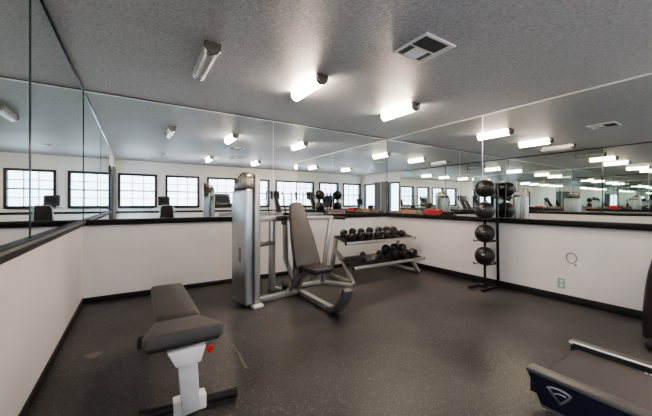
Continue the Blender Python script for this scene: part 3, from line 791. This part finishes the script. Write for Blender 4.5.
# ------------------------------------------------------------------ elliptical trainers
def elliptical(cx, cy, label):
    e = thing('elliptical_trainer', label, 'elliptical trainer', (cx, cy, 0), 'elliptical trainers')
    y = cy
    t = MB(); t.bar((cx - .15, y + .50, .04), (cx + .30, y + .50, .04), .075, .06, bev=.02); t.build('front_foot', M['plum'], e)
    t = MB(); t.lathe([(.001, -.014), (.026, -.014), (.03, -.008), (.03, .008), (.026, .014), (.001, .014)], (cx - .115, y + .45, .075), (1, 0, 0), 16); t.lathe([(.001, -.02), (.009, -.02), (.009, .02), (.001, .02)], (cx - .115, y + .45, .075), (1, 0, 0), 10); t.build('transport_wheel', M['chrome'], e)
    path = [(y + .47, .05), (y + .475, .30), (y + .45, .62), (y + .36, .92), (y + .22, 1.18), (y + .12, 1.30)]
    t = MB()
    wid = [.115, .105, .095, .085, .075, .07]
    n = 24; pts = []
    def ev(s):
        k = min(int(s * 5), 4); f_ = s * 5 - k
        P = [Vector(path[max(0, min(5, k + d))]) for d in (-1, 0, 1, 2)]
        p = .5 * ((2 * P[1]) + (P[2] - P[0]) * f_ + (2 * P[0] - 5 * P[1] + 4 * P[2] - P[3]) * f_ ** 2 + (3 * P[1] - P[0] - 3 * P[2] + P[3]) * f_ ** 3)
        return p, wid[k] * (1 - f_) + wid[k + 1] * f_
    for k in range(n):
        (p0, w0), (p1, w1) = ev(k / n), ev((k + 1) / n)
    cxm = cx + .075
    t.tube([(cxm, *ev(k / n)[0]) for k in range(n + 1)], .1, 20, taper=[ev(k / n)[1] for k in range(n + 1)])
    t.build('column', M['plum'], e)
    t = MB(); t.box(cxm - .15, cxm + .15, y + .05, y + .12, 1.26, 1.52, .03, 3, rot=Matrix.Rotation(math.radians(14), 3, 'X')); c = t.build('console', M['charcoal'], e)
    t = MB(); t.box(cxm - .10, cxm + .10, y + .042, y + .046, 1.33, 1.47, rot=Matrix.Rotation(math.radians(14), 3, 'X')); t.build('screen', M['screen'], c)
    for s in (-1, 1):
        xx = cxm + s * .27
        t = MB(); t.tube([(xx, y + .36, .25), (xx, y + .34, .70), (xx, y + .22, 1.0), (xx + s * .03, y + .10, 1.15), (xx + s * .02, y + .12, 1.35), (xx - s * .02, y + .02, 1.52)], .018, 12); t.build('moving_handle', M['rubber'], e)
        t = MB(); t.box(xx - s * .10 - .07, xx - s * .10 + .07, y - .45, y - .12, .30 + .03 * s, .335 + .03 * s, .01, 2); t.build('pedal', M['charcoal'], e)
        t = MB(); t.bar((xx - s * .10, y + .36, .26), (xx - s * .10, y - .95, .28 + .03 * s), .045, .05); t.build('pedal_arm', M['silver_dark'], e)
    t = MB(); t.bar((cxm, y + .45, .06), (cxm, y - 1.02, .06), .09, .06); t.bar((cxm - .26, y - 1.0, .04), (cxm + .26, y - 1.0, .04), .07, .06, bev=.02); t.build('base_frame', M['silver_dark'], e)
    t = MB(); t.lathe([(.001, -.06), (.20, -.06), (.23, -.03), (.23, .03), (.20, .06), (.001, .06)], (cxm, y - .86, .33), (1, 0, 0), 28); t.build('flywheel_housing', M['plum'], e)
    return e
elliptical(3.54, .085, 'dark plum elliptical trainer at the right edge, curved column by the wall')
elliptical(4.60, -.35, 'second elliptical trainer farther right in the annex, seen only in mirrors')

# ------------------------------------------------------------------ recumbent bike behind the camera, seen in the mirrors
rb = thing('recumbent_bike', 'black recumbent exercise bike facing the windows, seen in the mirrors', 'exercise bike', (.70, -.5, 0))
rbx = .71
t = MB(); t.prism([(rbx - .17, .56), (rbx + .17, .56), (rbx + .135, 1.02), (rbx + .11, 1.06), (rbx - .11, 1.06), (rbx - .135, 1.02)], 'y', -.20, -.15, .015, 3); t.build('backrest', M['black_vinyl'], rb)
t = MB(); t.tube([(rbx - .19, -.17, .52), (rbx - .155, -.15, 1.02), (rbx - .12, -.15, 1.08), (rbx + .12, -.15, 1.08), (rbx + .155, -.15, 1.02), (rbx + .19, -.17, .52)], .014, 10); t.build('backrest_frame', M['silver'], rb)
t = MB(); t.box(rbx - .19, rbx + .19, -.52, -.16, .46, .53, .03, 3); t.build('seat', M['black_vinyl'], rb)
t = MB(); t.bar((rbx, .10, .10), (rbx, -1.15, .10), .08, .07); t.bar((rbx, -.30, .10), (rbx, -.28, .46), .08, .10, up=(0, 1, 0)); t.bar((rbx - .25, .08, .035), (rbx + .25, .08, .035), .06, .06); t.bar((rbx - .25, -1.12, .035), (rbx + .25, -1.12, .035), .06, .06); t.bar((rbx - .02, .08, .05), (rbx - .02, .08, .10), .06, .06, up=(0, 1, 0)); t.bar((rbx - .02, -1.12, .05), (rbx - .02, -1.12, .10), .06, .06, up=(0, 1, 0)); t.build('base_frame', M['silver_dark'], rb)
t = MB(); t.prism([(-.82, .14), (-1.12, .14), (-1.12, .45), (-1.02, .60), (-.88, .55), (-.80, .40)], 'x', rbx - .09, rbx + .09, .025, 3); t.build('drive_housing', M['charcoal'], rb)
t = MB(); t.bar((rbx, -.98, .55), (rbx, -.88, 1.10), .06, .08, up=(0, 1, 0), bev=.015); t.build('console_mast', M['charcoal'], rb)
t = MB(); t.box(rbx - .17, rbx + .13, -.90, -.84, 1.06, 1.33, .03, 3, rot=Matrix.Rotation(math.radians(12), 3, 'X')); c = t.build('console', M['charcoal'], rb)
t = MB(); t.box(rbx - .12, rbx + .08, -.835, -.832, 1.13, 1.28, rot=Matrix.Rotation(math.radians(12), 3, 'X')); t.build('screen', M['screen'], c)
t = MB(); t.tube([(rbx - .26, -.62, .92), (rbx - .27, -.80, .98), (rbx - .18, -.90, 1.02), (rbx + .18, -.90, 1.02), (rbx + .27, -.80, .98), (rbx + .26, -.62, .92)], .014, 10); t.build('handlebar', M['silver'], rb)
for s in (-1, 1):
    t = MB(); t.bar((rbx + s * .09, -.95, .34), (rbx + s * .115, -.95 + s * .10, .34 + s * .12), .02, .03); t.box(rbx + s * .17 - .045, rbx + s * .17 + .045, -1.0 + s * .10, -.90 + s * .10, .33 + s * .12, .355 + s * .12, .006); t.build('pedal', M['black_vinyl'], rb)

# ------------------------------------------------------------------ outdoors
struct(MB().box(-30, 30, -40, YF - .25, -.35, -.25).build('ground', M['ground'], smooth=False))

# ------------------------------------------------------------------ world and camera
w = bpy.data.worlds.new('sky'); sc.world = w; w.use_nodes = True
nt = w.node_tree; bg = nt.nodes['Background']
tc = nt.nodes.new('ShaderNodeTexCoord'); sp_ = nt.nodes.new('ShaderNodeSeparateXYZ'); rp = nt.nodes.new('ShaderNodeValToRGB')
nz = nt.nodes.new('ShaderNodeTexNoise'); nz.inputs['Scale'].default_value = 6.0
nt.links.new(tc.outputs['Generated'], sp_.inputs[0]); nt.links.new(tc.outputs['Generated'], nz.inputs['Vector'])
ad = nt.nodes.new('ShaderNodeMath'); ad.operation = 'MULTIPLY_ADD'; ad.inputs[1].default_value = .25
nt.links.new(nz.outputs['Fac'], ad.inputs[0]); nt.links.new(sp_.outputs['Z'], ad.inputs[2])
nt.links.new(ad.outputs[0], rp.inputs['Fac'])
rp.color_ramp.elements[0].position = 0.0; rp.color_ramp.elements[0].color = (0.75, 0.80, 0.84, 1)
rp.color_ramp.elements[1].position = 0.35; rp.color_ramp.elements[1].color = (0.88, 0.94, 1.0, 1)
nt.links.new(rp.outputs['Color'], bg.inputs['Color'])
bg.inputs['Strength'].default_value = 4.6

sun = bpy.data.lights.new('sun', 'SUN'); sun.energy = 22; sun.angle = .02; sun.color = (1.0, .97, .93)
so = bpy.data.objects.new('sun', sun); C.objects.link(so); so.location = (0, 6, 9); so.rotation_euler = Euler((math.radians(-32), 0, 0))

cam = bpy.data.cameras.new('camera'); co = bpy.data.objects.new('camera', cam); C.objects.link(co)
F, YAW, PITCH, ROLL, SY, CH = 297.34, -.571, -.0011, .0021, -4.9255, 1.1566
cam.sensor_fit = 'HORIZONTAL'; cam.sensor_width = 36.0; cam.lens = F * 36.0 / 652.0
cam.shift_y = SY / 652.0; cam.clip_start = 0.02; cam.clip_end = 200
cz, sz = math.cos(YAW), math.sin(YAW); cp, sp2 = math.cos(PITCH), math.sin(PITCH); cr, sr2 = math.cos(ROLL), math.sin(ROLL)
def W_(x, y, z):           # camera-frame (right, forward, up) -> world
    x, z = cr * x - sr2 * z, sr2 * x + cr * z
    y, z = cp * y - sp2 * z, sp2 * y + cp * z
    return Vector((cz * x - sz * y, sz * x + cz * y, z))
Rm = Matrix((W_(1, 0, 0), W_(0, 0, 1), -W_(0, 1, 0))).transposed().to_4x4()
co.matrix_world = Matrix.Translation((0, 0, CH)) @ Rm
sc.camera = co

sc.cycles.max_bounces = 16; sc.cycles.glossy_bounces = 14; sc.cycles.diffuse_bounces = 5
sc.cycles.transparent_max_bounces = 12; sc.cycles.transmission_bounces = 6
sc.cycles.sample_clamp_indirect = 6.0
sc.cycles.use_denoising = True
sc.view_settings.view_transform = 'AgX'
sc.view_settings.look = 'AgX - Medium High Contrast'
sc.view_settings.use_white_balance = True
sc.view_settings.white_balance_temperature = 5850
sc.view_settings.exposure = 0.75
